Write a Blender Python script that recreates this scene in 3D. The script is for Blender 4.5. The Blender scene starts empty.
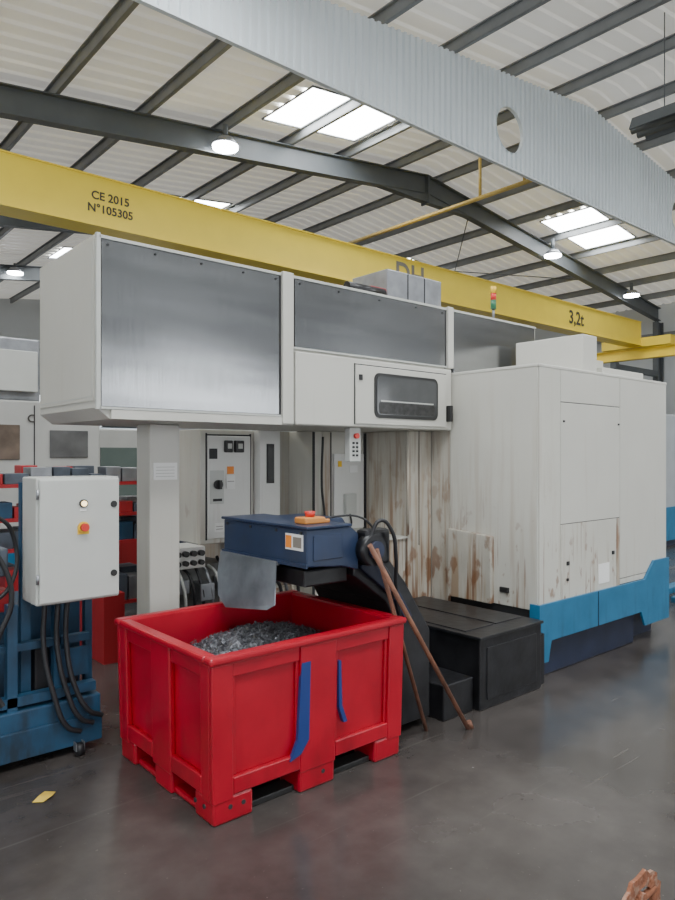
import bpy, bmesh, math, random
from mathutils import Vector, Matrix, noise
random.seed(7)
S=bpy.context.scene
COL=S.collection

# ------------------------------------------------------------------ materials
def M(name,col,rough=.5,metal=0.0,var=.08,scale=3.0,stretch=(1,1,1),bump=0.0,bscale=40,stain=None,emit=None,rvar=0.0,spec=None):
    m=bpy.data.materials.new(name); m.use_nodes=True
    nt=m.node_tree; N=nt.nodes; L=nt.links
    b=N['Principled BSDF']
    b.inputs['Roughness'].default_value=rough
    b.inputs['Metallic'].default_value=metal
    if spec is not None: b.inputs['Specular IOR Level'].default_value=spec
    tc=N.new('ShaderNodeTexCoord'); mp=N.new('ShaderNodeMapping')
    L.new(tc.outputs['Object'],mp.inputs['Vector'])
    mp.inputs['Scale'].default_value=stretch
    no=N.new('ShaderNodeTexNoise'); no.inputs['Scale'].default_value=scale; no.inputs['Detail'].default_value=5
    L.new(mp.outputs[0],no.inputs['Vector'])
    cr=N.new('ShaderNodeValToRGB')
    cr.color_ramp.elements[0].position=.3; cr.color_ramp.elements[1].position=.7
    cr.color_ramp.elements[0].color=tuple(max(0,c*(1-var)) for c in col)+(1,)
    cr.color_ramp.elements[1].color=tuple(min(1,c*(1+var)) for c in col)+(1,)
    L.new(no.outputs['Fac'],cr.inputs['Fac'])
    out=cr.outputs['Color']
    if stain:
        # (colour, stretch, scale, lo, hi, z_full, z_none, amount)
        for (sc,sstr,ssc,lo,hi,zlo,zhi,amt) in stain:
            mp2=N.new('ShaderNodeMapping'); mp2.inputs['Scale'].default_value=sstr
            L.new(tc.outputs['Object'],mp2.inputs['Vector'])
            n2=N.new('ShaderNodeTexNoise'); n2.inputs['Scale'].default_value=ssc; n2.inputs['Detail'].default_value=6
            L.new(mp2.outputs[0],n2.inputs['Vector'])
            mr=N.new('ShaderNodeMapRange'); mr.inputs['From Min'].default_value=lo; mr.inputs['From Max'].default_value=hi
            L.new(n2.outputs['Fac'],mr.inputs['Value'])
            sx=N.new('ShaderNodeSeparateXYZ'); L.new(tc.outputs['Object'],sx.inputs[0])
            mz=N.new('ShaderNodeMapRange'); mz.inputs['From Min'].default_value=zhi; mz.inputs['From Max'].default_value=zlo
            L.new(sx.outputs['Z'],mz.inputs['Value'])
            mu=N.new('ShaderNodeMath'); mu.operation='MULTIPLY'
            L.new(mr.outputs[0],mu.inputs[0]); L.new(mz.outputs[0],mu.inputs[1])
            mu2=N.new('ShaderNodeMath'); mu2.operation='MULTIPLY'; mu2.inputs[1].default_value=amt
            L.new(mu.outputs[0],mu2.inputs[0])
            mx=N.new('ShaderNodeMixRGB'); mx.inputs['Color2'].default_value=tuple(sc)+(1,)
            L.new(mu2.outputs[0],mx.inputs['Fac']); L.new(out,mx.inputs['Color1'])
            out=mx.outputs['Color']
    L.new(out,b.inputs['Base Color'])
    if rvar:
        mr=N.new('ShaderNodeMapRange'); mr.inputs['To Min'].default_value=max(0,rough-rvar); mr.inputs['To Max'].default_value=min(1,rough+rvar)
        mr.inputs['From Min'].default_value=.3; mr.inputs['From Max'].default_value=.7
        L.new(no.outputs['Fac'],mr.inputs['Value']); L.new(mr.outputs[0],b.inputs['Roughness'])
    if bump:
        n3=N.new('ShaderNodeTexNoise'); n3.inputs['Scale'].default_value=bscale; L.new(mp.outputs[0],n3.inputs['Vector'])
        bp=N.new('ShaderNodeBump'); bp.inputs['Strength'].default_value=bump; bp.inputs['Distance'].default_value=.02
        L.new(n3.outputs['Fac'],bp.inputs['Height']); L.new(bp.outputs[0],b.inputs['Normal'])
    if emit:
        b.inputs['Emission Color'].default_value=tuple(emit[0])+(1,); b.inputs['Emission Strength'].default_value=emit[1]
    return m

RUST=(.19,.075,.025); BR=(.30,.19,.10); GR=(.28,.26,.22)
white=M('cream_paint',(.56,.55,.50),.40,var=.03,scale=2,stain=[(BR,(6,6,.35),2.5,.58,.75,0,3.2,.22)])
whiteR=M('cream_paint_rusty',(.50,.48,.42),.45,var=.06,scale=2,stain=[(GR,(1.5,1.5,1),2.5,.42,.66,.2,2.6,.55),(BR,(14,14,1.2),1.1,.46,.62,.2,2.6,.85),(RUST,(24,24,1.2),1.1,.53,.60,.2,2.4,.95),(RUST,(3,3,1.6),2.6,.55,.61,.2,1.9,.95)])
whiteG=M('cream_paint_worn',(.55,.54,.485),.4,var=.05,scale=1.5,stain=[(BR,(12,12,.8),1.2,.54,.70,.3,2.4,.5),(RUST,(26,26,1.3),1.1,.60,.65,.3,1.6,.85),(RUST,(4,4,2.2),2.4,.62,.67,.4,1.5,.85)])
whiteB=M('cabinet_white_bright',(.68,.68,.65),.4,var=.04,stain=[(BR,(14,14,.8),1.5,.6,.75,.8,2.0,.4)])
greycab=M('light_grey_enamel',(.50,.51,.48),.4,var=.04)
steelF=M('galvanised_steel',(.30,.31,.33),.4,.8,var=.18,scale=8)
dark=M('dark_gap',(.02,.02,.022),.6)
glassd=M('dark_window',(.035,.037,.04),.15,var=.2,scale=5)
black=M('black_oily_paint',(.013,.013,.015),.33,var=.5,scale=7,bump=.15,bscale=12)
blackp=M('black_plastic',(.02,.02,.02),.45)
blueC=M('conveyor_blue',(.017,.032,.075),.30,var=.18,scale=5,stain=[((.03,.03,.032),(2,2,2),3,.5,.75,0,2,.6)])
blueS=M('skirt_blue',(.02,.145,.275),.42,var=.12,scale=5,stain=[((.03,.04,.055),(4,4,.8),3,.50,.70,.05,.6,.65)])
navy=M('navy_tank',(.014,.020,.045),.4,var=.3,scale=4)
tealb=M('pump_blue',(.013,.058,.115),.5,var=.3,scale=5,stain=[((.015,.018,.022),(3,3,1),4,.45,.65,0,1.4,.8)])
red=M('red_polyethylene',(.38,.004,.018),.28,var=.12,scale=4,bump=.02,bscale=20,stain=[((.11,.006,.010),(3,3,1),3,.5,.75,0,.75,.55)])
redp=M('red_paint',(.36,.015,.02),.45)
yellow=M('crane_yellow',(.98,.74,.07),.33,var=.03)
yellowp=M('yellow_plastic',(.8,.5,.03),.4)
orangep=M('estop_box_orange',(.55,.22,.05),.45)
pipeY=M('gas_pipe_yellow',(.55,.38,.10),.5)
bpaint=M('blue_spill',(.012,.035,.17),.4)
chipm=M('steel_chips',(.14,.145,.16),.42,.55,var=.7,scale=60)
woodp=M('rusty_brown_pole',(.17,.07,.04),.6,var=.4,scale=12)
rustm=M('rust',(.18,.06,.025),.8,var=.6,scale=14,bump=.4)
rustw=M('rust_flaked',(.24,.085,.04),.8,var=.3,scale=20,bump=.4,stain=[((.45,.38,.30),(1,1,1),38,.54,.60,-1,0.9,.8)])
rafter=M('rafter_grey',(.10,.112,.12),.5,var=.08)
purl=M('purlin_grey',(.24,.25,.255),.5,.2,var=.1)
roofm=M('roof_sheet_translucent_white',(.80,.79,.74),.5,var=.05,scale=.6,emit=((1,.965,.89),.25))  # glow put into the sheet itself, brightens the roof and fills the hall
curt=M('curtain_sheet',(.72,.78,.81),.45,0,var=.04,scale=.5)
wallm=M('wall_panel_white',(.62,.65,.67),.6,var=.05,scale=.5)
walld=M('wall_panel_dark',(.025,.027,.03),.6)
skym=M('skylight_pane',(.9,.95,1),.5,emit=((.95,.98,1),18.0))
winm=M('daylight_glazing',(.9,.95,1),.3,emit=((.92,.96,1),4.2))
lampm=M('lamp_lens',(1,1,1),.3,emit=((.95,.98,1),40.0))
paper=M('paper_label',(.8,.8,.78),.6,var=.03)
orange=M('orange_label',(.8,.25,.03),.5)
textm=M('text_black',(.05,.045,.04),.6)
textg=M('text_grey',(.22,.2,.17),.6)
green=M('green_lens',(.03,.16,.08),.3)
redl=M('red_lens',(.6,.03,.02),.3)
amberl=M('lit_lens',(1,.8,.5),.3,emit=((1,.75,.35),3.0))
binm=M('storage_bin_grey',(.07,.085,.11),.5,var=.4,scale=6)
rubber=M('hose_rubber',(.015,.015,.017),.5)
whitep=M('white_plastic',(.6,.6,.58),.4)
leafm=M('yellow_scrap_plastic',(.6,.42,.06),.5)
bgwhite=M('background_machine_grey',(.40,.40,.38),.45,var=.06)

def steel_mat():
    m=bpy.data.materials.new('polished_stainless_sheet'); m.use_nodes=True
    nt=m.node_tree; N=nt.nodes; L=nt.links; b=N['Principled BSDF']
    b.inputs['Metallic'].default_value=1.0
    tc=N.new('ShaderNodeTexCoord')
    mp=N.new('ShaderNodeMapping'); mp.inputs['Scale'].default_value=(.5,.5,3.0); L.new(tc.outputs['Object'],mp.inputs['Vector'])
    n=N.new('ShaderNodeTexNoise'); n.inputs['Scale'].default_value=1.6; n.inputs['Detail'].default_value=2; L.new(mp.outputs[0],n.inputs['Vector'])
    cr=N.new('ShaderNodeValToRGB'); cr.color_ramp.elements[0].position=.35; cr.color_ramp.elements[1].position=.65
    cr.color_ramp.elements[0].color=(.29,.295,.305,1); cr.color_ramp.elements[1].color=(.41,.42,.43,1)
    L.new(n.outputs['Fac'],cr.inputs['Fac'])
    mp2=N.new('ShaderNodeMapping'); mp2.inputs['Scale'].default_value=(60,60,1.5); L.new(tc.outputs['Object'],mp2.inputs['Vector'])
    n2=N.new('ShaderNodeTexNoise'); n2.inputs['Scale'].default_value=3; L.new(mp2.outputs[0],n2.inputs['Vector'])
    mr2=N.new('ShaderNodeMapRange'); mr2.inputs['From Min'].default_value=.3; mr2.inputs['From Max'].default_value=.7
    mr2.inputs['To Min'].default_value=.90; mr2.inputs['To Max'].default_value=1.07; L.new(n2.outputs['Fac'],mr2.inputs['Value'])
    mu=N.new('ShaderNodeMixRGB'); mu.blend_type='MULTIPLY'; mu.inputs['Fac'].default_value=1
    L.new(cr.outputs[0],mu.inputs['Color1']); L.new(mr2.outputs[0],mu.inputs['Color2']); L.new(mu.outputs[0],b.inputs['Base Color'])
    b.inputs['Roughness'].default_value=.21
    # gentle oil-canning of the thin sheet
    mp3=N.new('ShaderNodeMapping'); mp3.inputs['Scale'].default_value=(1.0,1,1.0); L.new(tc.outputs['Object'],mp3.inputs['Vector'])
    n3=N.new('ShaderNodeTexNoise'); n3.inputs['Scale'].default_value=2.0; n3.inputs['Detail'].default_value=0; L.new(mp3.outputs[0],n3.inputs['Vector'])
    bp=N.new('ShaderNodeBump'); bp.inputs['Strength'].default_value=.16; bp.inputs['Distance'].default_value=.03
    L.new(n3.outputs['Fac'],bp.inputs['Height']); L.new(bp.outputs[0],b.inputs['Normal'])
    return m
steel=steel_mat()

def floor_mat():
    m=bpy.data.materials.new('polished_concrete'); m.use_nodes=True
    nt=m.node_tree; N=nt.nodes; L=nt.links; b=N['Principled BSDF']
    tc=N.new('ShaderNodeTexCoord')
    n1=N.new('ShaderNodeTexNoise'); n1.inputs['Scale'].default_value=.8; n1.inputs['Detail'].default_value=7; n1.inputs['Roughness'].default_value=.55
    n2=N.new('ShaderNodeTexNoise'); n2.inputs['Scale'].default_value=7; n2.inputs['Detail'].default_value=8
    n4=N.new('ShaderNodeTexNoise'); n4.inputs['Scale'].default_value=45; n4.inputs['Detail'].default_value=4
    for n in (n1,n2,n4): L.new(tc.outputs['Object'],n.inputs['Vector'])
    c1=N.new('ShaderNodeValToRGB'); c1.color_ramp.elements[0].position=.30; c1.color_ramp.elements[1].position=.72
    c1.color_ramp.elements[0].color=(.036,.031,.029,1); c1.color_ramp.elements[1].color=(.092,.082,.076,1)
    L.new(n1.outputs['Fac'],c1.inputs['Fac'])
    c2=N.new('ShaderNodeValToRGB'); c2.color_ramp.elements[0].position=.35; c2.color_ramp.elements[1].position=.7
    c2.color_ramp.elements[0].color=(.84,.83,.83,1); c2.color_ramp.elements[1].color=(1.08,1.08,1.08,1)
    L.new(n2.outputs['Fac'],c2.inputs['Fac'])
    mx=N.new('ShaderNodeMixRGB'); mx.blend_type='MULTIPLY'; mx.inputs['Fac'].default_value=1
    L.new(c1.outputs[0],mx.inputs['Color1']); L.new(c2.outputs[0],mx.inputs['Color2'])
    # pale specks
    mr0=N.new('ShaderNodeMapRange'); mr0.inputs['From Min'].default_value=.69; mr0.inputs['From Max'].default_value=.76; mr0.inputs['To Max'].default_value=.4
    L.new(n4.outputs['Fac'],mr0.inputs['Value'])
    mx2=N.new('ShaderNodeMixRGB'); mx2.inputs['Color2'].default_value=(.20,.18,.16,1)
    L.new(mr0.outputs[0],mx2.inputs['Fac']); L.new(mx.outputs[0],mx2.inputs['Color1'])
    # long scuff marks of trolley wheels
    mp5=N.new('ShaderNodeMapping'); mp5.inputs['Scale'].default_value=(.5,14,1); mp5.inputs['Rotation'].default_value=(0,0,.5); L.new(tc.outputs['Object'],mp5.inputs['Vector'])
    n5=N.new('ShaderNodeTexNoise'); n5.inputs['Scale'].default_value=1.2; n5.inputs['Detail'].default_value=3; L.new(mp5.outputs[0],n5.inputs['Vector'])
    mr5=N.new('ShaderNodeMapRange'); mr5.inputs['From Min'].default_value=.64; mr5.inputs['From Max'].default_value=.70; mr5.inputs['To Max'].default_value=.3
    L.new(n5.outputs['Fac'],mr5.inputs['Value'])
    mx3=N.new('ShaderNodeMixRGB'); mx3.inputs['Color2'].default_value=(.13,.12,.11,1)
    L.new(mr5.outputs[0],mx3.inputs['Fac']); L.new(mx2.outputs[0],mx3.inputs['Color1'])
    L.new(mx3.outputs[0],b.inputs['Base Color'])
    mr=N.new('ShaderNodeMapRange'); mr.inputs['From Min'].default_value=.35; mr.inputs['From Max'].default_value=.7
    mr.inputs['To Min'].default_value=.17; mr.inputs['To Max'].default_value=.30
    L.new(n1.outputs['Fac'],mr.inputs['Value']); L.new(mr.outputs[0],b.inputs['Roughness'])
    bp=N.new('ShaderNodeBump'); bp.inputs['Strength'].default_value=.05; bp.inputs['Distance'].default_value=.01
    L.new(n2.outputs['Fac'],bp.inputs['Height']); L.new(bp.outputs[0],b.inputs['Normal'])
    return m

# ------------------------------------------------------------------ helpers
def G(name,loc=(0,0,0)):
    e=bpy.data.objects.new(name,None); e.location=loc; e.empty_display_size=.2
    COL.objects.link(e); return e
def link(o,parent):
    COL.objects.link(o)
    if parent is not None:
        o.parent=parent
        o.matrix_parent_inverse=Matrix.Translation(-Vector(parent.location))
    return o
def meshobj(name,verts,faces,mat,parent=None,smooth=False,bevel=0):
    me=bpy.data.meshes.new(name); me.from_pydata([tuple(v) for v in verts],[],faces); me.update()
    mats=mat if isinstance(mat,(list,tuple)) else [mat]
    for q in mats: me.materials.append(q)
    if smooth:
        for p in me.polygons: p.use_smooth=True
    o=bpy.data.objects.new(name,me); link(o,parent)
    if bevel:
        md=o.modifiers.new('bevel','BEVEL'); md.width=bevel; md.segments=2; md.limit_method='ANGLE'
    return o
BF=[(0,3,2,1),(4,5,6,7),(0,1,5,4),(1,2,6,5),(2,3,7,6),(3,0,4,7)]
def bv(x0,x1,y0,y1,z0,z1):
    return [(x0,y0,z0),(x1,y0,z0),(x1,y1,z0),(x0,y1,z0),(x0,y0,z1),(x1,y0,z1),(x1,y1,z1),(x0,y1,z1)]
def box(name,x0,x1,y0,y1,z0,z1,mat,parent=None,bevel=0):
    return meshobj(name,bv(x0,x1,y0,y1,z0,z1),BF,mat,parent,bevel=bevel)
def boxes(name,lst,mat,parent=None,bevel=0,fn=None):
    V=[];F=[]
    for b in lst:
        k=len(V); V+=bv(*b); F+=[tuple(i+k for i in f) for f in BF]
    if fn: V=[fn(v) for v in V]
    return meshobj(name,V,F,mat,parent,bevel=bevel)
def cyl(name,p0,p1,r,mat,parent=None,n=20,r2=None,smooth=True):
    p0=Vector(p0);p1=Vector(p1); d=(p1-p0).normalized()
    a=d.orthogonal().normalized(); b=d.cross(a); r2=r if r2 is None else r2
    V=[];F=[]
    for i in range(n):
        t=2*math.pi*i/n; V.append(p0+(a*math.cos(t)+b*math.sin(t))*r)
    for i in range(n):
        t=2*math.pi*i/n; V.append(p1+(a*math.cos(t)+b*math.sin(t))*r2)
    for i in range(n): F.append((i,(i+1)%n,n+(i+1)%n,n+i))
    F.append(tuple(reversed(range(n)))); F.append(tuple(range(n,2*n)))
    o=meshobj(name,V,F,mat,parent)
    if smooth:
        for p in o.data.polygons:
            if len(p.vertices)==4: p.use_smooth=True
    return o
def fixn(o):
    bm=bmesh.new(); bm.from_mesh(o.data); bmesh.ops.recalc_face_normals(bm,faces=bm.faces); bm.to_mesh(o.data); bm.free()
def prism(name,poly,axis,a0,a1,mat,parent=None,bevel=0):
    def mk(p,a):
        if axis=='y': return (p[0],a,p[1])
        if axis=='x': return (a,p[0],p[1])
        return (p[0],p[1],a)
    n=len(poly); V=[mk(p,a0) for p in poly]+[mk(p,a1) for p in poly]
    F=[tuple(range(n)),tuple(reversed(range(n,2*n)))]+[(i,n+i,n+(i+1)%n,(i+1)%n) for i in range(n)]
    o=meshobj(name,V,F,mat,parent,bevel=bevel); fixn(o); return o
def tube(name,pts,r,mat,parent=None):
    cu=bpy.data.curves.new(name,'CURVE'); cu.dimensions='3D'; cu.bevel_depth=r; cu.bevel_resolution=3; cu.resolution_u=8
    sp=cu.splines.new('BEZIER'); sp.bezier_points.add(len(pts)-1)
    for bp,p in zip(sp.bezier_points,pts):
        bp.co=p; bp.handle_left_type='AUTO'; bp.handle_right_type='AUTO'
    cu.materials.append(mat); cu.use_fill_caps=True
    o=bpy.data.objects.new(name,cu); return link(o,parent)
def text(name,s,loc,size,mat,parent,rot=(math.pi/2,0,0)):
    cu=bpy.data.curves.new(name,'FONT'); cu.body=s; cu.size=size; cu.align_x='CENTER'; cu.align_y='CENTER'; cu.extrude=.002
    cu.offset=size*.02
    cu.materials.append(mat); o=bpy.data.objects.new(name,cu); o.location=loc; o.rotation_euler=rot
    return link(o,parent)

# ------------------------------------------------------------------ room shell
X0,X1,Y0,Y1=-6.0,24.8,-10.0,30.0
XA,ZA,SL=12.3,8.5,.12
def rz(x): return ZA-SL*abs(x-XA)
box('floor',X0-.2,X1+.2,Y0-.2,Y1+.2,-.1,0,floor_mat())
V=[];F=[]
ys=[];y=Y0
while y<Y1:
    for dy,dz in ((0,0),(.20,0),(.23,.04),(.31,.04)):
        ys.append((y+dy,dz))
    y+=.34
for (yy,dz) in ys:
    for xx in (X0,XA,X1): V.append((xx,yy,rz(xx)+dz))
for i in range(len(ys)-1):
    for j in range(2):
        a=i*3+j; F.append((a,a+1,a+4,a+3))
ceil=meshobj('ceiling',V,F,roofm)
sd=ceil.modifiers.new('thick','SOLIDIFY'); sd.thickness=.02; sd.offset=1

box('wall_back',X0,X1,Y1,Y1+.2,0,8.6,wallm)
box('wall_right',X1,X1+.2,Y0,Y1,0,7.1,wallm)
box('wall_left',X0-.2,X0,Y0,Y1,0,6.4,wallm)
box('wall_front',X0,X1,Y0-.2,Y0,0,8.6,wallm)
box('trim_1',X0,X1,Y0,Y0+.04,4.05,5.7,walld)  # unseen dark band, added to darken the reflection in the steel panels
boxes('trim_2',[(X0,X1,Y1-.08,Y1,z,z+.1) for z in (1.2,2.6,4.4,6.0)],purl)
boxes('trim_3',[(X1-.08,X1,Y0,Y1,z,z+.1) for z in (1.2,2.6,5.9)],purl)
for i,(a,b) in enumerate([(-5,0),(1,6),(7,12),(13,18)]):  # unseen glowing windows, added to light the front faces and the steel
    g=G('window_%d'%(i+1),((a+b)/2,Y0+.05,2.6))
    box('glazing',a,b,Y0+.02,Y0+.05,1.1,4.0,winm,g)
    boxes('frame',[(a,b,Y0+.05,Y0+.09,1.05,1.1+.04),(a,b,Y0+.05,Y0+.09,3.96,4.02),(a,b,Y0+.05,Y0+.09,2.5,2.58)]+[(a+k*(b-a)/5-.03,a+k*(b-a)/5+.03,Y0+.05,Y0+.09,1.1,4) for k in range(6)],rafter,g)
for i,(a,b) in enumerate([(-6,-2),(1,5)]):  # side glazing out of view, added as further light
    g=G('window_%d'%(i+5),(X0+.05,(a+b)/2,2.6))
    box('glazing',X0+.02,X0+.05,a,b,1.1,4.0,winm,g)
    boxes('frame',[(X0+.05,X0+.09,a+k*(b-a)/4-.03,a+k*(b-a)/4+.03,1.1,4) for k in range(5)],rafter,g)
for i,(a,b) in enumerate([(6,9.5),(12,15)]):
    g=G('window_%d'%(i+7),((a+b)/2,Y1-.05,4))
    box('glazing',a,b,Y1-.12,Y1-.09,2.9,4.2,winm,g)
    boxes('frame',[(a,b,Y1-.16,Y1-.12,2.85,2.95),(a,b,Y1-.16,Y1-.12,4.15,4.25)],rafter,g)

pl=[]
xx=6.73-1.52*8
while xx<X1-.3:
    if abs(xx-XA)<.35: xx=XA+.45 if xx>XA else xx
    z=rz(xx)
    pl.append((xx-.012,xx+.012,Y0+.1,Y1-.1,z-.19,z-.012))
    pl.append((xx-.012,xx+.055,Y0+.1,Y1-.1,z-.20,z-.185))
    pl.append((xx-.055,xx+.012,Y0+.1,Y1-.1,z-.03,z-.012))
    xx+=1.52
boxes('roof_purlins',pl,purl)
def frame(yf):
    g=G('steel_roof_truss',(XA,yf,0))  # portal frame of rafters and columns, not a truss
    for s,nm in ((-1,'rafter_left'),(1,'rafter_right')):
        xe=X0+.3 if s<0 else X1-.3
        def seg(off0,off1,hw,nmm):
            poly=[(XA,ZA-off0),(xe,rz(xe)-off0),(xe,rz(xe)-off1),(XA,ZA-off1)]
            prism(nmm,poly,'y',yf-hw,yf+hw,rafter,g)
        seg(.21,.23,.10,nm+'_top_flange'); seg(.23,.64,.012,nm+'_web'); seg(.64,.66,.10,nm+'_bottom_flange')
        prism(nm+'_apex_haunch',[(XA,ZA-.66),(XA+s*1.6,ZA-.66-SL*1.6),(XA,ZA-.86)],'y',yf-.08,yf+.08,rafter,g)
        cx=xe
        boxes(nm+'_column',[(cx-.2,cx-.18,yf-.1,yf+.1,0,rz(xe)-.7),(cx+.18,cx+.2,yf-.1,yf+.1,0,rz(xe)-.7),(cx-.18,cx+.18,yf-.012,yf+.012,0,rz(xe)-.7)],rafter,g)
    box('ridge_plate',XA-.02,XA+.02,yf-.12,yf+.12,ZA-.90,ZA-.23,rafter,g)
for yf in (-5.5,11.06,17.0,23.0): frame(yf)
g=G('roof_bracing',(15,14,7))
for (a,b) in (((14,11.1),(20,17)),((20,11.1),(14,17))):
    cyl('rod',(a[0],a[1],rz(a[0])-.5),(b[0],b[1],rz(b[0])-.5),.015,rafter,g,n=8)
def sky(x0,x1,y0,y1):
    g=G('skylight',((x0+x1)/2,(y0+y1)/2,rz((x0+x1)/2)))
    V=[(x0,y0,rz(x0)-.006),(x1,y0,rz(x1)-.006),(x1,y1,rz(x1)-.006),(x0,y1,rz(x0)-.006)]
    meshobj('pane',V,[(0,3,2,1)],skym,g)
    for a,b in (((x0,y0),(x1,y0)),((x0,y1),(x1,y1)),((x0,y0),(x0,y1)),((x1,y0),(x1,y1))):
        cyl('curb',(a[0],a[1],rz(a[0])-.02),(b[0],b[1],rz(b[0])-.02),.02,purl,g,n=6)
for xr in ((7.3,9.6),(16.4,18.8),(-2,.4)):
    for yr in ((9.1,10.6),(15.3,16.8),(21,22.5),(-1.5,0.8),(-7,-5)):  # rows after the first are added for light
        if xr[0]<0 and yr[0]>12: continue
        sky(xr[0],xr[1],yr[0],yr[1])
sky(1.5,3.9,-1.5,.8); sky(1.5,3.9,4.0,5.6)  # these unseen skylights and the next one are added for light
sky(12.9,15.2,-1.5,.8)

YC,ZC=6.8,6.43
holes=[(9.64,7.04,.37),(16.1,7.04,.37)]
prof=[];x=X0
while x<X1-.1:
    for dx,dy in ((0,0),(.05,0),(.065,.035),(.115,.035)):
        prof.append((x+dx,YC+dy))
    x+=.13
V=[];F=[]
def hz(x):
    for hx,hzc,r in holes:
        if abs(x-hx)<r:
            d=math.sqrt(r*r-(x-hx)**2); return (hzc-d,hzc+d)
    return None
for i in range(len(prof)-1):
    (xa,ya),(xb,yb)=prof[i],prof[i+1]
    ta=rz(xa)-.21; tb=rz(xb)-.21
    ha,hb=hz(xa),hz(xb)
    if ha is None and hb is None:
        k=len(V); V+=[(xa,ya,ZC),(xb,yb,ZC),(xb,yb,tb),(xa,ya,ta)]; F.append((k,k+1,k+2,k+3))
    else:
        if ha is None: ha=(hb[0]+hb[1])/2,(hb[0]+hb[1])/2
        if hb is None: hb=(ha[0]+ha[1])/2,(ha[0]+ha[1])/2
        k=len(V); V+=[(xa,ya,ZC),(xb,yb,ZC),(xb,yb,hb[0]),(xa,ya,ha[0])]; F.append((k,k+1,k+2,k+3))
        k=len(V); V+=[(xa,ya,ha[1]),(xb,yb,hb[1]),(xb,yb,tb),(xa,ya,ta)]; F.append((k,k+1,k+2,k+3))
cg=G('smoke_curtain',(9,YC,7))
meshobj('corrugated_sheet',V,F,curt,cg)
box('bottom_angle',X0,X1,YC-.004,YC+.06,ZC-.03,ZC-.001,curt,cg)
for hx,hzc,r in holes:
    pts=[(hx+r*math.cos(t*math.pi/16),hzc+r*math.sin(t*math.pi/16)) for t in range(32)]
    V=[];F=[]
    for (px,pz) in pts:
        V.append((px,YC-.01,pz)); V.append((px,YC+.05,pz))
    n=len(pts)
    for i in range(n):
        j=(i+1)%n; F.append((2*i,2*j,2*j+1,2*i+1))
    meshobj('opening_collar',V,F,curt,cg)

# ------------------------------------------------------------------ crane
YB=10.1
cr=G('overhead_crane',(12,YB,5.05))
XB=21.2
box('girder',-4,XB,YB,YB+.4,5.07,5.78,yellow,cr)
boxes('girder_flanges',[(-4,XB,YB-.03,YB+.43,5.05,5.07),(-4,XB,YB-.03,YB+.43,5.78,5.80)],yellow,cr)
box('end_carriage',XB,XB+.35,YB-.9,YB+1.3,5.02,5.3,yellow,cr)
text('capacity_text','3,2t',(17.4,YB-.006,5.40),.50,textm,cr)
text('year_text','CE 2015',(4.20,YB-.006,5.50),.17,textm,cr)
text('serial_text','N°105305',(4.20,YB-.006,5.31),.17,textm,cr)
text('logo_text','DH',(10.75,YB-.006,5.45),.62,textg,cr)
boxes('hoist_trolley',[(7.9,9.3,YB+.42,YB+.9,5.4,5.75),(8.1,8.5,YB+.5,YB+.8,5.75,5.95)],rafter,cr)
tube('festoon_cable',[(9,YB+.45,5.82),(9.5,YB+.45,5.9),(10,YB+.45,5.82),(10.6,YB+.45,5.9),(11.2,YB+.45,5.82)],.02,rubber,cr)
rw=G('crane_runway',(21.4,10,4.9))
boxes('runway_beam',[(21.25,21.5,Y0+.5,Y1-.5,4.66,4.68),(21.36,21.39,Y0+.5,Y1-.5,4.68,4.98),(21.25,21.5,Y0+.5,Y1-.5,4.98,5.0)],yellow,rw)
for yy in (-5.5,11.06,17,23):
    boxes('runway_bracket',[(21.3,21.5,yy-.1,yy+.1,4.4,4.65),(21.5,24.3,yy-.08,yy+.08,4.4,4.6)],rafter,rw)

def lamp(x,y,z):
    g=G('high_bay_lamp',(x,y,z))
    cyl('reflector',(x,y,z),(x,y,z+.14),.25,steelF,g,r2=.14)
    cyl('lens',(x,y,z-.04),(x,y,z),.23,lampm,g)
    cyl('driver',(x,y,z+.14),(x,y,rz(x)-.21),.05,rafter,g)
for p in ((6.6,10.75,7.22),(17.2,10.7,7.25),(21.6,10.6,6.78),(6.4,22.7,7.3),(2.2,3.0,6.9),(8.8,1.5,7.5),(15.1,16.6,7.5),(4,16.7,6.9)):
    lamp(*p)
gp=G('gas_pipe',(10.8,9.7,6.6))
cyl('main_run',(10.8,7.1,6.62),(10.8,12.6,6.62),.04,pipeY,gp)
cyl('riser_1',(10.8,7.3,6.62),(10.8,7.3,7.4),.03,pipeY,gp)
cyl('riser_2',(10.8,8.3,6.62),(10.8,8.3,7.5),.03,pipeY,gp)
cyl('branch',(10.8,12.6,6.62),(7.8,12.6,6.3),.035,pipeY,gp)
rh=G('radiant_tube_heater',(10.4,3.5,6.6))
prism('reflector',[(10.1,6.55),(10.2,6.75),(10.6,6.75),(10.7,6.55),(10.66,6.55),(10.57,6.71),(10.23,6.71),(10.14,6.55)],'y',1.5,5.0,rafter,rh)
cyl('tube_1',(10.3,1.5,6.6),(10.3,5.05,6.6),.05,rafter,rh)
cyl('tube_2',(10.5,1.5,6.6),(10.5,5.05,6.6),.05,rafter,rh)
for yy in (2,4.6): cyl('hanger',(10.4,yy,6.75),(10.4,yy,rz(10.4)-.03),.008,rafter,rh,n=6)

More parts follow.
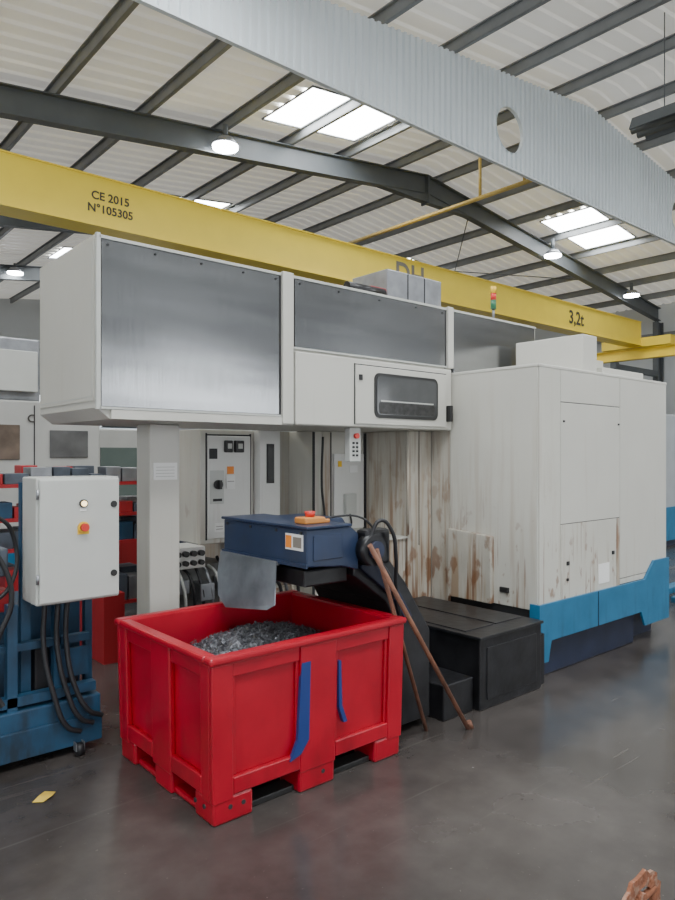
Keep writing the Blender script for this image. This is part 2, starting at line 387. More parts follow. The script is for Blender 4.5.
# ------------------------------------------------------------------ lathe
mc=G('cnc_lathe_with_gantry_loader',(4.5,3.9,0))
GY,GZ0,GZ1=3.70,1.85,2.86
prism('gantry_carcass',[(1.462,GZ0+.06),(1.54,GZ0),(5.66,GZ0),(5.66,GZ1),(1.462,GZ1)],'y',GY+.012,4.65,white,mc)
def steelpanel(a,b,z0,z1,nm):
    box(nm,a,b,GY-.006,GY+.012,z0,z1,steel,mc,bevel=.004)
    boxes(nm+'_edge_trim',[(a-.012,b+.012,GY-.012,GY+.012,z1,z1+.014),(a-.012,b+.012,GY-.012,GY+.012,z0-.012,z0)],greycab,mc)
steelpanel(1.485,2.68,1.915,2.835,'steel_panel_1')
steelpanel(2.81,4.35,2.375,2.835,'steel_panel_2')
steelpanel(4.46,5.63,1.95,2.835,'steel_panel_3')
box('corner_post_left',1.455,1.478,GY-.012,GY+.012,1.90,2.862,greycab,mc)
box('divider_1',2.70,2.79,GY-.022,GY+.012,1.855,2.865,white,mc,bevel=.006)
box('divider_2',4.37,4.44,GY-.022,GY+.012,2.36,2.865,white,mc,bevel=.006)
box('lower_trim',1.54,2.70,GY-.01,GY+.012,1.85,1.90,white,mc)
boxes('panel_shadow_gaps',[(2.682,2.698,GY,GY+.0125,1.9,2.85),(2.792,2.808,GY,GY+.0125,2.36,2.85),(4.352,4.368,GY,GY+.0125,2.36,2.85),(4.442,4.458,GY,GY+.0125,2.3,2.85)],dark,mc)
box('lower_cover',2.80,4.40,GY-.03,GY+.012,1.853,2.345,white,mc,bevel=.008)
def rrect(cx,cz,w,h,r,n=6):
    P=[]
    for (ox,oz,a0) in ((cx+w/2-r,cz+h/2-r,0),(cx-w/2+r,cz+h/2-r,90),(cx-w/2+r,cz-h/2+r,180),(cx+w/2-r,cz-h/2+r,270)):
        for k in range(n+1):
            t=math.radians(a0+90*k/n); P.append((ox+r*math.cos(t),oz+r*math.sin(t)))
    return P
box('sliding_door',3.33,4.32,GY-.042,GY-.03,1.875,2.30,white,mc,bevel=.004)
boxes('sliding_door_gap',[(3.322,3.33,GY-.032,GY-.0295,1.87,2.31),(3.322,4.33,GY-.032,GY-.0295,2.30,2.308)],dark,mc)
prism('door_window_gasket',rrect(3.86,2.09,.70,.33,.05),'y',GY-.05,GY-.042,blackp,mc)
prism('door_window',rrect(3.86,2.09,.655,.285,.035),'y',GY-.053,GY-.05,M('smoked_pane',(.085,.088,.09),.12,var=.15,scale=4),mc)
boxes('window_inner_track',[(3.57,4.15,GY-.0545,GY-.053,2.045,2.055)],greycab,mc)
prism('window_lower_guard',rrect(3.86,1.998,.62,.085,.02),'y',GY-.0545,GY-.053,M('sooty_mesh',(.03,.03,.03),.4,var=.6,scale=25),mc)
boxes('door_handle',[(4.33,4.36,GY-.08,GY-.03,1.92,2.05)],blackp,mc,bevel=.005)
boxes('door_latch',[(3.36,3.385,GY-.055,GY-.042,2.19,2.23)],dark,mc)
sc=[]
for xx in (1.52,1.8,2.1,2.4,2.65,2.85,3.2,3.6,4.0,4.31):
    sc.append((xx-.005,xx+.005,GY-.012,GY-.004,2.80,2.81))
boxes('screws',sc,dark,mc)
boxes('end_face_trim',[(1.4535,1.455,GY+.05,4.60,1.97,1.976),(1.4535,1.455,GY+.05,GY+.056,1.97,2.82)],greycab,mc)
box('end_panel',1.455,1.4615,GY+.03,4.62,1.95,2.84,white,mc)
boxes('gantry_post',[(1.962,2.173,4.1,4.3,.02,1.849)],white,mc,bevel=.01)
box('post_foot',1.90,2.235,4.04,4.36,0,.02,black,mc)
box('post_notice',1.985,2.15,4.094,4.1,1.49,1.6,paper,mc)
boxes('post_notice_print',[(2.0,2.13,4.092,4.094,1.51+.02*k,1.514+.02*k) for k in range(4)],greycab,mc)
box('loader_motor_cover',3.87,4.52,3.88,4.3,GZ1,3.13,steelF,mc,bevel=.01)
boxes('loader_cover_seams',[(x,x+.008,3.876,3.88,GZ1,3.12) for x in (4.1,4.3)],dark,mc)
boxes('loader_drive_red',[(3.38,3.60,3.9,4.1,GZ1,2.93),(3.66,3.84,3.85,4.05,GZ1,2.96)],redp,mc,bevel=.02)
cyl('loader_drive_motor',(3.42,3.86,2.91),(3.80,3.86,2.91),.04,black,mc)
box('pendant_box',3.345,3.455,3.74,3.80,1.60,1.849,greycab,mc,bevel=.006)
cyl('pendant_estop',(3.40,3.715,1.79),(3.40,3.74,1.79),.02,redl,mc)
boxes('pendant_buttons',[(3.37+.035*i,3.385+.035*i,3.73,3.74,z,z+.015) for i in range(2) for z in (1.64,1.67,1.70,1.73)],dark,mc)
# main block
box('main_cabinet',4.43,6.52,2.88,3.9,.40,2.30,dark,mc)
def fp(a,b,z0,z1,nm,m=white): box(nm,a+.003,b-.003,2.868,2.88,z0+.003,z1-.003,m,mc,bevel=.002)
fp(4.43,4.715,.54,2.31,'front_panel_corner',whiteG)
fp(4.715,5.64,2.055,2.31,'front_panel_top_1')
fp(4.715,5.64,1.12,2.055,'front_panel_mid_1',white)
fp(4.715,5.58,.54,1.12,'front_panel_low_1',whiteG)
fp(5.58,5.64,.54,1.12,'front_panel_strip',whiteR)
fp(5.64,6.52,.6,2.31,'front_panel_right',white)
fp(5.64,6.22,.55,.6,'front_panel_right_foot',white)
box('side_panel',4.418,4.43,2.875,3.70,.5,2.305,whiteG,mc,bevel=.004)
box('side_panel_rear',4.421,4.43,3.703,3.90,.3,2.30,whiteR,mc)
box('top_lip',4.415,6.525,2.865,3.9,2.30,2.325,white,mc,bevel=.005)
box('right_side_panel',6.52,6.53,2.88,3.9,.4,2.3,white,mc)
box('notice_sheet',5.28,5.45,2.862,2.868,.60,.76,paper,mc)
boxes('panel_handles',[(4.80,4.83,2.858,2.868,.80,.83),(5.5,5.53,2.858,2.868,.82,.85),(4.75,4.765,2.858,2.868,1.9,1.915),(5.6,5.615,2.858,2.868,1.9,1.915),(4.80,4.82,2.858,2.868,.68,.70)],dark,mc)
prism('side_cover_box',[(3.26,.5),(3.69,.5),(3.69,1.05),(3.26,1.02)],'x',4.37,4.418,whiteR,mc,bevel=.006)
box('side_small_handle',4.40,4.418,3.12,3.2,.60,.64,blackp,mc,bevel=.004)
prism('blue_skirt',[(4.42,.12),(4.52,.12),(4.56,.27),(5.98,.27),(6.05,.14),(6.53,.14),(6.53,.70),(6.22,.70),(6.05,.55),(4.42,.55)],'y',2.845,2.866,blueS,mc,bevel=.003)
box('blue_skirt_end',4.40,4.42,2.845,2.93,.12,.55,blueS,mc)
box('skirt_seam',5.235,5.243,2.842,2.845,.27,.55,navy,mc)
box('navy_base_tank',4.44,5.95,2.90,3.9,0.0,.40,navy,mc,bevel=.01)
box('base_right',5.95,6.5,3.0,3.9,0.0,.40,navy,mc)
box('electrical_box_top',5.19,5.41,2.95,3.6,2.325,2.64,white,mc,bevel=.008)
boxes('top_duct',[(5.55,6.3,2.98,3.3,2.325,2.40),(5.5,5.7,3.05,3.2,2.40,2.47)],white,mc,bevel=.005)
cyl('stack_light_pole',(5.07,3.75,2.86),(5.07,3.75,2.95),.012,steelF,mc)
cyl('stack_light_green',(5.07,3.75,2.95),(5.07,3.75,3.03),.025,green,mc)
cyl('stack_light_red',(5.07,3.75,3.03),(5.07,3.75,3.09),.025,redl,mc)
cyl('stack_light_cap',(5.07,3.75,3.09),(5.07,3.75,3.15),.026,yellowp,mc)
# recessed body right
box('body_step_panel',4.13,4.42,3.905,5.6,.3,1.849,whiteR,mc,bevel=.006)
box('body_step_seam',4.26,4.264,3.90,3.905,.9,1.849,dark,mc)
box('body_right_rear',4.43,6.5,3.9,5.6,0,2.3,white,mc)
box('body_ledge_box',3.86,4.12,3.92,4.4,.30,.97,whiteR,mc,bevel=.008)
box('body_ledge_lip',3.84,4.125,3.90,4.4,.97,.985,white,mc)
box('body_back_right',3.55,4.13,4.42,5.6,.0,1.849,whiteG,mc,bevel=.005)
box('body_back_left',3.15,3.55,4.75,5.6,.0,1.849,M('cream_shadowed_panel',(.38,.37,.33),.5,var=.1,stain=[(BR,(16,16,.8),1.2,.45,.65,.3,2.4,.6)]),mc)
box('body_column',3.16,3.36,4.62,4.75,.5,1.849,whiteB,mc,bevel=.005)
box('body_column_slot',3.225,3.295,4.612,4.62,1.42,1.74,dark,mc)
box('slot_glass',3.235,3.285,4.609,4.612,1.44,1.72,glassd,mc)
box('body_column_strip',3.64,3.72,4.405,4.42,.9,1.84,whiteR,mc)
boxes('body_gaps',[(3.54,3.56,4.41,4.42,.2,1.84),(3.73,3.738,4.41,4.42,.2,1.84),(3.37,3.40,4.74,4.75,.5,1.84),(4.112,4.128,4.40,4.42,.3,1.84)],dark,mc)
box('body_panel_right',3.76,4.10,4.40,4.42,1.02,1.66,whiteB,mc,bevel=.004)
boxes('warning_labels',[(3.93,4.02,4.395,4.40,1.50,1.56)],paper,mc)
boxes('warning_labels_yellow',[(3.80,3.84,4.395,4.40,1.55,1.60)],yellowp,mc)
boxes('wall_junction_box',[(3.86,3.98,4.36,4.40,1.15,1.32)],greycab,mc,bevel=.006)
tube('wall_cable_1',[(3.92,4.38,1.15),(3.92,4.37,1.05),(3.80,4.36,1.0),(3.70,4.38,.8)],.008,rubber,mc)
tube('wall_cable_2',[(3.62,4.38,1.8),(3.60,4.37,1.4),(3.63,4.37,1.1),(3.60,4.38,.8)],.01,rubber,mc)
# rear control cabinet
box('control_cabinet',2.66,3.15,4.70,5.3,.96,1.849,whiteG,mc,bevel=.006)
box('control_cabinet_door',2.72,3.11,4.682,4.70,1.0,1.80,whiteB,mc,bevel=.006)
boxes('cabinet_door_gap',[(2.708,2.72,4.695,4.701,.99,1.82),(3.112,3.124,4.695,4.701,.99,1.82),(2.708,3.124,4.695,4.701,1.80,1.812)],dark,mc)
boxes('main_switches',[(2.86,2.925,4.645,4.682,1.67,1.765),(2.95,3.03,4.645,4.682,1.67,1.765)],blackp,mc,bevel=.008)
boxes('switch_faces',[(2.875,2.91,4.64,4.645,1.70,1.74),(2.97,3.01,4.64,4.645,1.70,1.74)],greycab,mc)
boxes('door_stickers',[(2.89,2.95,4.677,4.682,1.50,1.56)],orange,mc)
boxes('door_stickers_white',[(2.88,2.96,4.674,4.677,1.38,1.49),(2.78,2.86,4.677,4.682,1.05,1.12)],paper,mc)
boxes('door_stickers_text',[(2.79,2.85,4.675,4.677,1.07,1.075),(2.79,2.85,4.675,4.677,1.09,1.095),(2.89,2.95,4.672,4.674,1.44,1.445)],textg,mc)
box('switch_plate',2.735,2.86,4.675,4.682,1.27,1.53,greycab,mc,bevel=.003)
cyl('rotary_isolator',(2.80,4.65,1.42),(2.80,4.675,1.42),.036,blackp,mc)
box('rotary_handle',2.79,2.81,4.62,4.65,1.385,1.455,blackp,mc)
boxes('small_slots',[(2.76,2.84,4.672,4.675,1.29,1.31),(2.73,2.80,4.677,4.682,1.62,1.70)],dark,mc)
box('hydraulic_panel',2.38,2.66,4.62,4.9,.80,.96,whiteB,mc,bevel=.005)
for i in range(4):
    cyl('hydraulic_knob',(2.42+.065*i,4.58,.915),(2.42+.065*i,4.62,.915),.022,blackp,mc,n=12)
    cyl('hydraulic_gauge',(2.42+.065*i,4.58,.845),(2.42+.065*i,4.62,.845),.02,blackp,mc,n=12)
boxes('hydraulic_manifold',[(2.35,2.95,4.75,5.1,0,.8)],M('oily_grey_casting',(.16,.16,.15),.45,var=.4,scale=6),mc,bevel=.01)
for i in range(8):
    x=2.38+.075*i
    tube('hydraulic_pipe',[(x,4.74,.85-.03*(i%3)),(x,4.62,.74),(x+.03,4.60,.5),(x,4.7,.2)],.012,[steelF,greycab,rubber,rubber][i%4],mc)
boxes('valve_blocks',[(2.42,2.52,4.6,4.74,.62,.72),(2.6,2.72,4.58,4.74,.55,.68),(2.8,2.9,4.6,4.74,.6,.7)],steelF,mc,bevel=.006)
cyl('oil_filter',(2.30,4.6,.55),(2.30,4.6,.78),.05,whitep,mc)
boxes('coolant_frame',[(3.15,3.55,4.6,4.75,.5,.56),(2.97,3.2,4.5,4.7,.6,.78)],whiteR,mc)
for i in range(6):
    tube('coolant_pipe',[(2.95+.07*i,4.60,.95),(3.0+.08*i,4.5,.7),(3.15+.06*i,4.5,.6),(3.15+.06*i,4.52,.3)],.014,[steelF,whiteR,rubber][i%3],mc)
cyl('conduit_1',(4.11,3.885,1.0),(4.11,3.885,1.84),.012,whiteR,mc,n=10)

# ------------------------------------------------------------------ coolant tank
ct=G('coolant_tank',(3.9,3.2,0))
box('tank_body',3.59,4.29,2.76,3.87,0.0,.46,black,ct,bevel=.008)
box('tank_lid',3.57,4.29,2.74,3.87,.46,.48,black,ct,bevel=.004)
boxes('tank_lid_panels',[(3.62,3.92,2.9,3.8,.48,.486),(3.95,4.27,2.9,3.8,.48,.486)],black,ct,bevel=.003)
box('tank_front_plate',3.66,4.22,2.752,2.76,.06,.40,black,ct,bevel=.004)
box('low_step',3.28,3.57,2.80,3.19,0,.22,black,ct,bevel=.008)
box('low_step_rear',3.28,3.57,3.2,3.87,0,.36,black,ct,bevel=.008)
box('step_cover',3.30,3.56,3.22,3.85,.36,.40,navy,ct,bevel=.006)
box('tank_corner',4.295,4.39,2.80,2.95,0,.36,black,ct)

# ------------------------------------------------------------------ chip conveyor
cv=G('chip_conveyor',(2.6,3.2,0))
HX,HY0,HY1=2.20,2.79,3.60
prism('discharge_head',[(HX,1.07),(HX,1.265),(2.50,1.265),(2.56,1.22),(2.56,1.02),(2.45,1.05)],'y',HY0,HY1,blueC,cv,bevel=.008)
box('head_lid',HX-.012,2.50,HY0-.012,HY1+.012,1.265,1.28,blueC,cv,bevel=.004)
box('head_end_lip',HX-.012,HX,HY0-.006,HY1+.006,1.065,1.085,blueC,cv)
boxes('head_bolts',[(HX-.006,HX,y,y+.016,1.235,1.25) for y in (2.83,3.05,3.3,3.55)],blackp,cv)
box('head_side_hatch',2.24,2.44,HY0-.006,HY0,1.10,1.23,blueC,cv,bevel=.003)
prism('incline_trough',[(2.57,1.22),(2.72,1.18),(2.98,.90),(3.20,.58),(3.20,.05),(2.95,.05),(2.93,.62),(2.82,.80),(2.57,.98)],'y',2.84,3.52,black,cv,bevel=.008)
prism('rear_blue_housing',[(2.57,1.265),(2.80,1.265),(2.85,1.2),(2.57,1.225)],'y',3.2,3.60,blueC,cv,bevel=.004)
prism('incline_side_flange',[(2.60,1.02),(2.84,.84),(2.97,.66),(3.01,.70),(2.86,.92),(2.62,1.09)],'y',2.81,2.84,navy,cv,bevel=.003)
Pd=[(HX-.02,3.60,1.07),(HX-.02,3.03,1.07),(HX-.05,3.00,.85),(HX-.06,3.06,.815),(HX-.07,3.46,.765),(HX-.06,3.56,.82),(HX-.04,3.60,.95)]
o=meshobj('deflector_plate',Pd,[tuple(range(7))],M('deflector_sheet',(.30,.33,.37),.33,.7,var=.4,scale=4),cv); o.modifiers.new('s','SOLIDIFY').thickness=.005
box('deflector_hinge',HX-.022,HX,3.03,3.60,1.055,1.075,steelF,cv)
box('under_head_shield',2.24,2.54,2.86,3.56,.95,1.04,black,cv,bevel=.01)
box('warning_label',HX-.006,HX-.001,2.82,2.97,1.15,1.235,paper,cv)
box('warning_label_band',HX-.008,HX-.006,2.915,2.965,1.16,1.225,orange,cv)
box('warning_label_mark',HX-.008,HX-.006,2.83,2.90,1.165,1.22,textg,cv)
box('estop_box',2.26,2.40,2.88,2.98,1.28,1.315,orangep,cv,bevel=.008)
cyl('estop_button',(2.33,2.93,1.315),(2.33,2.93,1.345),.024,redl,cv,r2=.03)
box('estop_cap',2.40,2.44,2.89,2.96,1.28,1.30,orangep,cv,bevel=.004)
cyl('motor',(2.62,2.72,1.13),(2.62,2.79,1.13),.085,black,cv)
cyl('motor_hub',(2.62,2.70,1.13),(2.62,2.72,1.13),.05,navy,cv)
box('gearbox',2.58,2.76,2.74,2.84,1.04,1.24,black,cv,bevel=.02)
tube('motor_cable',[(2.60,2.74,1.2),(2.66,2.72,1.29),(2.72,2.70,1.24),(2.77,2.71,1.08),(2.82,2.76,.9),(2.90,2.80,.68)],.011,rubber,cv)
tube('motor_cable_2',[(2.4,2.93,1.285),(2.5,2.90,1.31),(2.60,2.80,1.30),(2.66,2.76,1.23)],.006,rubber,cv)
tube('motor_cable_3',[(2.66,2.74,1.08),(2.74,2.72,.95),(2.80,2.76,.84)],.012,rubber,cv)
boxes('conveyor_foot',[(2.92,3.2,3.0,3.45,0,.05)],black,cv)

pg=G('wooden_pole',(3.28,2.66,0)); cyl('shaft',(3.31,2.63,0.0),(2.53,2.67,1.17),.014,woodp,pg,n=12)
cyl('tip',(3.335,2.628,0.0),(3.31,2.63,.045),.017,woodp,pg,n=12)
pg=G('wooden_pole',(3.24,2.78,0)); cyl('shaft',(3.10,2.78,0),(2.60,2.69,1.14),.012,woodp,pg,n=12)

# ------------------------------------------------------------------ red bin
bn=G('red_pallet_bin',(2.16,3.15,0))
bx0,bx1,by0,by1,bz=1.555,2.77,2.645,3.66,.755
cx,cy=(bx0+bx1)/2,(by0+by1)/2
def tap(v):
    k=.975+.025*min(1,max(0,v[2]/bz)); return (cx+(v[0]-cx)*k,cy+(v[1]-cy)*k,v[2])
L=[]
i=.03; t=.028
L+=[(bx0+i,bx1-i,by0+i,by0+i+t,.13,bz-.01),(bx0+i,bx1-i,by1-i-t,by1-i,.13,bz-.01),(bx0+i,bx0+i+t,by0+i+t,by1-i-t,.13,bz-.01),(bx1-i-t,bx1-i,by0+i+t,by1-i-t,.13,bz-.01)]
L+=[(bx0+i,bx1-i,by0+i,by1-i,.12,.15)]
boxes('tub',L,red,bn,bevel=.004,fn=tap)
R=.055
boxes('rim',[(bx0-.012,bx1+.012,by0-.012,by0+R,bz-.035,bz),(bx0-.012,bx1+.012,by1-R,by1+.012,bz-.035,bz),(bx0-.012,bx0+R,by0+R,by1-R,bz-.035,bz),(bx1-R,bx1+.012,by0+R,by1-R,bz-.035,bz)],red,bn,bevel=.012,fn=tap)
P=[]
for (ya,yb) in ((by0,by0+i),(by1-i,by1)):
    for (a,b) in ((bx0,bx0+.11),(bx1-.11,bx1),(2.05,2.28)):
        P.append((a,b,ya,yb,.10,bz-.035))
    P.append((bx0+.11,2.05,ya+.008,yb-.008,.65,bz-.035)); P.append((2.28,bx1-.11,ya+.008,yb-.008,.65,bz-.035))
    P.append((bx0+.11,2.05,ya,yb,.12,.20)); P.append((2.28,bx1-.11,ya,yb,.12,.20))
for (xa,xb) in ((bx0,bx0+i),(bx1-i,bx1)):
    for (a,b) in ((by0+i,by0+.11),(by1-.11,by1-i),(3.05,3.25)):
        P.append((xa,xb,a,b,.10,bz-.035))
    P.append((xa+.008,xb-.008,by0+.11,3.05,.65,bz-.035)); P.append((xa+.008,xb-.008,3.25,by1-.11,.65,bz-.035))
    P.append((xa,xb,by0+.11,3.05,.12,.20)); P.append((xa,xb,3.25,by1-.11,.12,.20))
boxes('outer_ribs',P,red,bn,bevel=.012,fn=tap)
Q=[]
for (a,b) in ((bx0+.11,2.05),(2.28,bx1-.11)):
    Q+=[(a,a+.02,by0+.016,by0+i,.20,.65),(b-.02,b,by0+.016,by0+i,.20,.65)]
boxes('panel_steps',Q,red,bn,bevel=.004,fn=tap)
Ft=[]
for (a,b) in ((bx0+.005,bx0+.22),(2.05,2.28),(bx1-.20,bx1-.005)):
    for (c,d) in ((by0+.005,by0+.18),(3.06,3.24),(by1-.18,by1-.005)):
        Ft.append((a,b,c,d,0,.12))
    Ft.append((a+.02,b-.02,by0+.18,by1-.18,0,.035))
boxes('feet',Ft,red,bn,bevel=.014,fn=tap)
boxes('underside',[(bx0+.05,bx1-.05,by0+.06,by1-.06,.09,.12)],dark,bn,fn=tap)
boxes('black_runners',[(bx0+.22,2.05,by0+.05,by0+.14,0,.03),(2.28,bx1-.20,by0+.05,by0+.14,0,.03),(bx0+.22,2.05,3.1,3.2,0,.03),(2.28,bx1-.2,3.1,3.2,0,.03)],blackp,bn,bevel=.005,fn=tap)
for xx in (1.66,1.73,2.2): cyl('moulding_hole',(xx,by0+.024,.07),(xx,by0+.014,.07),.011,dark,bn,n=10)
for yy in (2.74,2.82): cyl('moulding_hole_side',(bx0+.026,yy,.07),(bx0+.014,yy,.07),.011,dark,bn,n=10)
prism('blue_paint_run_1',[(2.055,.64),(2.11,.64),(2.10,.26),(2.05,.20),(1.985,.18),(2.03,.27)],'y',by0+.0005,by0+.018,bpaint,bn)
prism('blue_paint_run_2',[(2.30,.60),(2.318,.60),(2.325,.37),(2.36,.28),(2.335,.28),(2.305,.36)],'y',by0+.012,by0+.036,bpaint,bn)
V=[];F=[];nx,ny=60,50
hx0,hx1,hy0,hy1=bx0+.075,bx1-.075,by0+.075,by1-.075
def hh(x,y):
    d=((x-2.24)/.44)**2+((y-3.27)/.34)**2
    return .49+.18*math.exp(-d)+.03*noise.noise(Vector((x*9,y*9,0)))+.02*noise.noise(Vector((x*35,y*35,3)))
for a in range(nx+1):
    for b in range(ny+1):
        x=hx0+(hx1-hx0)*a/nx; y=hy0+(hy1-hy0)*b/ny
        V.append((x,y,hh(x,y)))
for a in range(nx):
    for b in range(ny):
        k=a*(ny+1)+b; F.append((k,k+ny+1,k+ny+2,k+1))
for q in range(8000):
    x=random.uniform(hx0+.01,hx1-.01); y=random.uniform(hy0+.01,hy1-.01); z=hh(x,y)+random.uniform(-.002,.014)
    l=random.uniform(.004,.011); w=random.uniform(.0015,.003)
    d=Vector((random.gauss(0,1),random.gauss(0,1),random.gauss(0,.6))).normalized()
    s=d.cross(Vector((random.gauss(0,1),random.gauss(0,1),random.gauss(0,1)))).normalized(); u=d.cross(s)*l*.5
    c=Vector((x,y,z)); k=len(V)
    V+=[c-d*l-s*w,c-d*l+s*w,c+s*w+u,c-s*w+u,c+d*l+s*w,c+d*l-s*w]
    F+=[(k,k+1,k+2,k+3),(k+3,k+2,k+4,k+5)]
meshobj('metal_chips',V,F,chipm,bn)

# ------------------------------------------------------------------ pump stand
st=G('coolant_pump_stand',(1.2,4.1,0))
box('base_plate',.80,1.54,3.84,4.6,.07,.30,tealb,st,bevel=.008)
box('base_front_flange',.80,1.54,3.82,3.84,.05,.20,tealb,st,bevel=.004)
boxes('frame_posts',[(1.15,1.20,3.97,4.02,.30,1.5),(1.50,1.54,3.97,4.02,.30,1.5),(.84,.90,3.90,3.97,.30,.85),(1.05,1.10,3.86,3.92,.30,.86),(1.30,1.34,3.90,3.95,.3,.86)],tealb,st)
box('back_tank',.80,1.52,4.1,4.58,.30,.80,tealb,st,bevel=.01)
boxes('frame_rails',[(.84,1.50,3.90,3.95,.60,.64),(.84,1.52,3.86,3.92,.32,.37),(1.34,1.5,3.93,3.95,.4,.56)],tealb,st)
for (x,y) in ((.86,3.9),(1.40,3.80),(.86,4.5),(1.45,4.5)):
    cyl('caster_wheel',(x-.015,y,.035),(x+.02,y,.035),.035,rubber,st,n=16)
    boxes('caster_fork',[(x-.022,x-.016,y-.02,y+.02,.03,.075),(x+.021,x+.027,y-.02,y+.02,.03,.075)],steelF,st)
cyl('pump_motor',(1.0,4.3,.80),(1.0,4.3,1.2),.10,tealb,st)
cyl('pump_cap',(1.0,4.3,1.2),(1.0,4.3,1.24),.11,redp,st)
cyl('filter',(.92,4.05,.80),(.92,4.05,1.15),.05,rubber,st)
boxes('valve_block',[(.95,1.10,4.0,4.12,.80,.92),(.84,.93,4.1,4.25,1.30,1.38)],redp,st,bevel=.01)
boxes('control_valves',[(.98,1.08,3.95,4.08,1.0,1.15),(.86,.96,3.9,4.0,.9,1.0)],binm,st,bevel=.01)
boxes('dark_clutter',[(1.22,1.30,3.97,4.08,.30,.58),(1.36,1.46,3.97,4.08,.30,.50)],rubber,st,bevel=.01)
for k,xx in enumerate((1.24,1.31,1.36)):
    tube('hose',[(xx,3.86,.87),(xx-.01,3.85,.62),(xx+.03,3.81,.36),(xx+.10,3.79,.17+.03*k),(xx+.17,3.80,.13+.03*k)],.014,rubber,st)
tube('hose_loop',[(.9,3.86,1.25),(1.0,3.83,1.12),(1.06,3.82,.9),(1.0,3.84,.7),(.95,3.86,.5),(1.02,3.83,.35)],.014,rubber,st)
tube('hose_loop_2',[(.85,3.9,1.36),(1.0,3.87,1.33),(1.10,3.92,1.2),(1.07,3.9,.95),(.92,3.88,.85)],.011,rubber,st)

ec=G('electrical_cabinet',(1.37,3.8,1.2))
box('body',1.149,1.592,3.715,3.95,.865,1.532,greycab,ec,bevel=.008)
box('door',1.160,1.588,3.697,3.712,.875,1.522,greycab,ec,bevel=.008)
box('door_gasket',1.165,1.583,3.711,3.716,.88,1.517,dark,ec)
cyl('estop_bezel',(1.386,3.685,1.263),(1.386,3.697,1.263),.030,yellowp,ec)
cyl('estop_button',(1.386,3.66,1.263),(1.386,3.685,1.263),.021,redl,ec)
box('estop_plate',1.355,1.417,3.694,3.697,1.225,1.27,yellowp,ec)
cyl('pilot_bezel',(1.386,3.685,1.39),(1.386,3.697,1.39),.022,blackp,ec)
cyl('pilot_light',(1.386,3.678,1.39),(1.386,3.685,1.39),.015,amberl,ec)
box('pilot_plate',1.368,1.404,3.694,3.697,1.35,1.366,paper,ec)
for z in (1.38,1.0):
    cyl('lock',(1.555,3.69,z),(1.555,3.697,z),.018,blackp,ec,n=16)
for z in (.98,1.42): cyl('hinge',(1.152,3.70,z),(1.152,3.70,z+.05),.008,steelF,ec,n=8)
boxes('cable_glands',[(1.22,1.40,3.80,3.9,.845,.865)],blackp,ec)
boxes('cabinet_support',[(1.195,1.50,3.953,3.97,1.0,1.05)],steelF,ec)

sx,sy=-.09,.24
meshobj('yellow_plastic_scrap',[(1.13+sx,3.18+sy,.004),(1.20+sx,3.22+sy,.02),(1.25+sx,3.21+sy,.006),(1.22+sx,3.17+sy,.012),(1.17+sx,3.15+sy,.004),(1.16+sx,3.19+sy,.02)],[(0,4,5),(4,3,5),(5,3,1),(3,2,1),(0,5,1)],leafm)
rb=G('rusty_bracket',(2.26,1.08,0))
boxes('base_plate',[(2.12,2.36,.98,1.18,0,.02)],rustm,rb)
n=14; V=[];F=[]
for k in range(n+1):
    a=math.pi*k/n; w1=1+.07*math.sin(k*2.3)
    for (r1,r2) in ((.135*w1,.10*w1),(.075,.055)):
        for yy in (1.06,1.072):
            V.append((2.23+r1*math.cos(a),yy,.175+r2*math.sin(a)))
for k in range(n):
    a=4*k; b=4*(k+1)
    F+=[(a,b,b+2,a+2),(a+1,a+3,b+3,b+1),(a,a+1,b+1,b),(a+2,b+2,b+3,a+3)]
o=meshobj('hook_arch',V,F,rustw,rb); fixn(o)
boxes('hook_legs',[(2.095,2.155,1.06,1.072,.02,.176),(2.305,2.365,1.06,1.072,.02,.176)],rustw,rb)
cyl('cross_bar',(2.13,1.066,.19),(2.33,1.066,.19),.012,rustm,rb,n=10)
cyl('cross_lug',(2.23,1.05,.20),(2.23,1.085,.20),.018,rustw,rb,n=10)

# ------------------------------------------------------------------ background
b1=G('background_machine_tool',(2.1,8.7,0))
box('housing',.9,3.2,8.0,9.5,.1,2.25,bgwhite,b1,bevel=.02)
box('base',.95,3.15,8.05,9.45,0,.1,dark,b1)
box('upper_housing',.9,2.55,8.1,9.4,2.25,2.95,steelF,b1,bevel=.02)
boxes('upper_ducts',[(2.1,2.5,8.02,8.1,2.35,2.8),(1.6,2.0,8.02,8.1,2.35,2.6)],greycab,b1,bevel=.01)
box('window',2.62,3.05,7.98,8.0,1.62,1.93,M('interior_dim_window',(.10,.10,.10),.3,var=.5,scale=3),b1,bevel=.005)
box('window_2',1.9,2.3,7.98,8.0,1.60,1.98,M('brown_interior_window',(.12,.09,.07),.3,var=.5,scale=5),b1,bevel=.005)
boxes('door_seams',[(2.45,2.46,7.99,8.0,.2,2.2),(1.6,1.61,7.99,8.0,.2,2.2)],dark,b1)
text('letter_mark','C',(2.42,7.985,2.05),.12,textm,b1)
boxes('blue_skirt',[(.9,3.2,7.97,8.0,.1,.6)],blueS,b1)
b2=G('background_machine_tool',(4.4,9.7,0))
box('housing',3.5,5.4,9.0,10.4,.05,2.0,bgwhite,b2,bevel=.02)
box('window',3.6,4.2,8.98,9.0,1.1,1.75,M('tinted_glass',(.10,.13,.12),.15),b2)
box('control_panel',4.3,4.7,8.9,9.0,1.1,1.6,greycab,b2)
boxes('base',[(3.5,5.4,8.95,10.4,0,.05),(3.5,5.4,8.96,9.0,.05,.5)],navy,b2)
rk=G('storage_rack',(2.2,6.3,0))
boxes('uprights',[(x,x+.05,y,y+.05,0,1.38) for x in (1.4,2.2,3.0) for y in (6.0,6.5)],tealb,rk)
